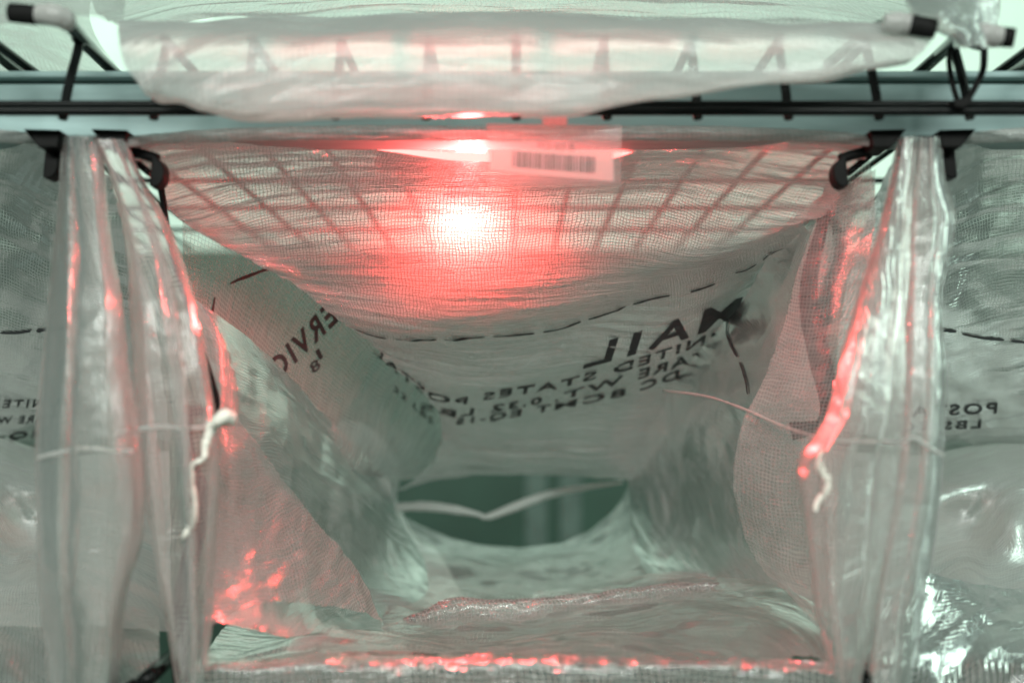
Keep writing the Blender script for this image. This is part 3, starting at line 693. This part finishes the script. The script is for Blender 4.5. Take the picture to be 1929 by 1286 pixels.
tube('drawstring', [W(72, 862, .818), W(110, 853, .81), W(160, 844, .808), W(210, 848, .81), W(250, 850, .812)], .0015, M['upper'], nl, 8, wob=.2, n=60, seed=21)
sleeve([(258, 1728, 1772, .87), (340, 1722, 1780, .866), (420, 1716, 1797, .86), (560, 1712, 1776, .85), (700, 1705, 1783, .845), (870, 1694, 1776, .84), (1000, 1672, 1760, .84), (1120, 1652, 1742, .84), (1220, 1640, 1728, .845), (1330, 1630, 1712, .85)], 'a', .05, 88, nr)
tube('drawstring', [W(1694, 836, .815), W(1722, 824, .81), W(1750, 842, .808), W(1778, 858, .812)], .0012, M['upper'], nr, 8, wob=.2, n=50, seed=23)

# ------------------------------------------------------------------ sacks of the tier above
up = root('plastic_mail_sack', W(964, 40, .9), 'cloudy plastic mail sack above, its lower edge sagging over the wire deck', 'mail sack', 'clear plastic mail sacks on the rack')
Sheet([
 [(222, 45, .83), (420, 36, .86), (700, 30, .87), (980, 32, .87), (1300, 40, .86), (1560, 44, .84), (1770, 50, .81)],
 [(226, 80, .80), (420, 70, .80), (700, 66, .80), (980, 64, .80), (1300, 66, .80), (1560, 70, .80), (1758, 72, .80)],
 [(238, 125, .80), (420, 140, .795), (700, 145, .795), (980, 140, .795), (1300, 130, .795), (1560, 115, .795), (1740, 96, .80)],
 [(270, 165, .805), (430, 205, .80), (700, 212, .80), (980, 205, .80), (1300, 180, .80), (1550, 148, .80), (1716, 112, .802)],
 [(300, 190, .815), (450, 224, .815), (700, 226, .815), (980, 214, .815), (1290, 190, .815), (1530, 156, .815), (1700, 120, .812)],
 [(305, 180, .826), (460, 205, .83), (700, 206, .83), (980, 196, .83), (1290, 172, .83), (1530, 140, .828), (1690, 110, .82)]], 420, 200, 'calm', 101, amp=2.0).mesh('front_rim', M['upper'], up)
Sheet([
 [(130, -260, 1.10), (500, -260, 1.30), (964, -260, 1.35), (1500, -260, 1.3), (1840, -260, 1.10)],
 [(140, -120, 1.05), (500, -120, 1.25), (964, -120, 1.3), (1500, -120, 1.25), (1830, -120, 1.05)],
 [(160, -20, .98), (450, -40, 1.15), (964, -40, 1.2), (1500, -40, 1.15), (1810, -20, .98)],
 [(200, 30, .90), (440, 20, .98), (964, 16, 1.0), (1500, 20, .98), (1780, 36, .90)],
 [(224, 46, .832), (440, 38, .865), (964, 34, .872), (1500, 44, .85), (1768, 50, .815)]], 300, 200, 'calm', 105, amp=2).mesh('bottom_panel', M['deep'], up)
Sheet([
 [(-500, -260, .98), (-150, -260, 1.0), (60, -260, .93), (150, -260, .88), (240, -260, .9)],
 [(-500, -80, .96), (-150, -80, .98), (60, -80, .90), (150, -80, .86), (240, -80, .89)],
 [(-500, 0, .92), (-150, 0, .93), (60, 0, .86), (130, 0, .84), (236, 0, .87)],
 [(-500, 50, .82), (-150, 46, .82), (60, 36, .815), (120, 36, .81), (230, 60, .83)]], 200, 120, 'folded', 109).mesh('corner_flap', M['deep'], up)
ur = root('plastic_mail_sack', W(1900, 40, .9), 'bunched corner of a plastic mail sack at the top right over two capped rods', 'mail sack', 'clear plastic mail sacks on the rack')
sleeve([(-220, 1690, 1900, .86), (-120, 1690, 1890, .85), (-40, 1700, 1885, .84), (30, 1720, 1880, .82), (72, 1790, 1872, .805), (90, 1800, 1870, .80)], 'b', .05, 111, ur, nu=200, nv=140)
tube('film_over_rod', [W(1715, 46, .80), W(1690, 44, .80), W(1665, 42, .80)], [.0068, .008, .006], M['upper'], ur, 12, wob=.05)
tube('film_over_rod', [W(1885, 70, .798), W(1855, 66, .798), W(1830, 62, .798)], [.007, .0082, .0068], M['upper'], ur, 12, wob=.05)
ul = root('plastic_mail_sack', W(60, 40, .9), 'plastic mail sack film wrapped on the capped rod at the top left', 'mail sack', 'clear plastic mail sacks on the rack')
tube('film_over_rod', [W(72, 28, .80), W(95, 28, .798), W(118, 34, .80), W(128, 44, .81)], [.0065, .0078, .0075, .006], M['upper'], ul, 12, wob=.05)
Sheet([
 [(-560, -260, 1.3), (-300, -260, 1.3), (0, -260, 1.3), (170, -260, 1.2)],
 [(-560, -60, 1.28), (-300, -60, 1.28), (0, -60, 1.25), (170, -60, 1.15)],
 [(-560, 60, 1.2), (-300, 60, 1.2), (0, 60, 1.18), (180, 60, 1.12)],
 [(-560, 150, 1.1), (-300, 150, 1.1), (0, 150, 1.1), (240, 150, 1.1)]], 160, 160, 'folded', 119).mesh('bottom_panel', M['deep'], ul)

# ------------------------------------------------------------------ lamp and label
lamp = root('indicator_lamp', W(870, 330, .98), 'lit red indicator lamp bar under the beam, with an added round glow for its reflection on the film', 'lamp')
def disc(name, c, r, m, parent, dome=.008, tilt=0, sq=1.0):
    bm = bmesh.new(); rings = 6; n = 32; vs = []
    top = bm.verts.new((0, 0, dome))
    for k in range(1, rings + 1):
        a = k / rings * math.pi / 2
        vs.append([bm.verts.new((r * math.sin(a) * math.cos(2 * math.pi * j / n), r * sq * math.sin(a) * math.sin(2 * math.pi * j / n), dome * math.cos(a))) for j in range(n)])
    for j in range(n): bm.faces.new((top, vs[0][j], vs[0][(j + 1) % n]))
    for k in range(rings - 1):
        for j in range(n): bm.faces.new((vs[k][j], vs[k + 1][j], vs[k + 1][(j + 1) % n], vs[k][(j + 1) % n]))
    me = bpy.data.meshes.new(name); bm.to_mesh(me); bm.free()
    me.polygons.foreach_set('use_smooth', [True] * len(me.polygons))
    o = link(name, me, m); o.rotation_euler = (math.pi / 2 + tilt, 0, 0); o.location = c
    bpy.context.view_layer.update(); o.parent = parent; o.matrix_parent_inverse = parent.matrix_world.inverted()
    return o
disc('lens', W(872, 388, 1.075), .024, M['red'], lamp, .010, 0, .8)  # added glowing dome, imitates the bar's round reflection on the film
pl = bpy.data.lights.new('added_spot_light', 'SPOT'); pl.energy = 16.0; pl.color = (1.0, .036, .032); pl.shadow_soft_size = .016; pl.spot_size = math.radians(165); pl.spot_blend = .7
po = bpy.data.objects.new('added_spot_light', pl); C.objects.link(po); po.location = W(872, 388, 1.058); po.rotation_euler = Vector((.03, -.32, -.95)).to_track_quat('-Z', 'Y').to_euler()  # added spot behind the film, makes the red hot spot of that reflection
pl2 = bpy.data.lights.new('bar_light', 'POINT'); pl2.energy = 2.5; pl2.color = (1.0, .075, .07); pl2.shadow_soft_size = .012
po2 = bpy.data.objects.new('bar_light', pl2); C.objects.link(po2); po2.location = W(885, 345, .958)
x1_, x2_ = W(705, 290, .965).x, W(1190, 290, .965).x
tube('light_bar', [W(712, 281, .950), W(750, 283, .952), W(800, 288, .955), W(860, 293, .957), W(960, 296, .958), W(1080, 296, .958), W(1150, 292, .956), W(1195, 284, .952)], [.0008, .0022, .0036, .0044, .0046, .0046, .0034, .001], M['redbar'], lamp, 12, n=80)
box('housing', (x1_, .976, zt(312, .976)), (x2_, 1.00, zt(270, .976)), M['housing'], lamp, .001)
box('bracket', (W(860, 300, 1.04).x, 1.002, zt(300, 1.02)), (W(884, 300, 1.04).x, 1.09, zt(270, 1.02)), M['housing'], lamp, .001)
box('glow_mount', (W(845, 300, 1.07).x, 1.077, zt(412, 1.07)), (W(899, 300, 1.07).x, 1.09, zt(300, 1.07)), M['housing'], lamp, .002)  # mount and bracket are added along with the glowing dome

TY = .83
lh = root('label_holder', W(1044, 240, TY), 'clear hanging tag holder with a white barcode label', 'label holder')
def flat(name, pts, Y, th, m, parent, uv=True):
    bm = bmesh.new(); f = [bm.verts.new(W(x, y, Y)) for x, y in pts]; k = [bm.verts.new(W(x, y, Y) + Vector((0, th, 0))) for x, y in pts]
    bm.faces.new(f[::-1]); bm.faces.new(k); n = len(pts)
    for i in range(n): bm.faces.new((f[i], f[(i + 1) % n], k[(i + 1) % n], k[i]))
    bmesh.ops.recalc_face_normals(bm, faces=bm.faces)
    l = bm.loops.layers.uv.new('UVMap')
    for fc in bm.faces:
        for lp in fc.loops: lp[l].uv = (lp.vert.co.x, lp.vert.co.z)
    me = bpy.data.meshes.new(name); bm.to_mesh(me); bm.free(); return link(name, me, m, parent)
flat('sleeve', [(917, 236), (1171, 239), (1169, 349), (917, 349)], TY, .0010, M['holder'], lh)
flat('hang_tab', [(1022, 208), (1068, 208), (1068, 237), (1022, 236)], TY - .0005, .0008, M['hem'], lh)
flat('top_edge', [(916, 234), (1172, 237), (1172, 240), (916, 238)], TY - .001, .002, M['holder'], lh)
flat('bottom_edge', [(916, 347), (1170, 347), (1170, 351), (916, 351)], TY - .001, .002, M['holder'], lh)
paper = flat('paper_label', [(924, 281), (1155, 283), (1157, 342), (922, 320)], TY + .0022, .0004, M['paper'], lh)
rb = random.Random(4); u = 966.0
while u < 1118:
    wd = rb.choice([1.6, 2.2, 3.4, 4.4]); dy = (u - 966) * .075
    o = flat('bar', [(u, 284 + dy), (u + wd, 284 + dy + wd * .075), (u + wd - 1, 315 + dy), (u - 1, 315 + dy)], TY + .0014, .0004, M['ink'], paper)
    u += wd + rb.choice([1.5, 2.1, 3.2])
fc = bpy.data.curves.new('lettering', 'FONT'); fc.body = 'M5-03-B'; fc.size = .008; 
to = bpy.data.objects.new('lettering', fc); C.objects.link(to); dg = bpy.context.evaluated_depsgraph_get()
me = bpy.data.meshes.new_from_object(to.evaluated_get(dg)); bpy.data.objects.remove(to)
o = link('lettering', me, M['ink']); o.rotation_euler = (math.pi / 2, math.radians(3), 0); o.location = W(1012, 281, TY + .0012)
bpy.context.view_layer.update(); o.parent = paper; o.matrix_parent_inverse = paper.matrix_world.inverted()
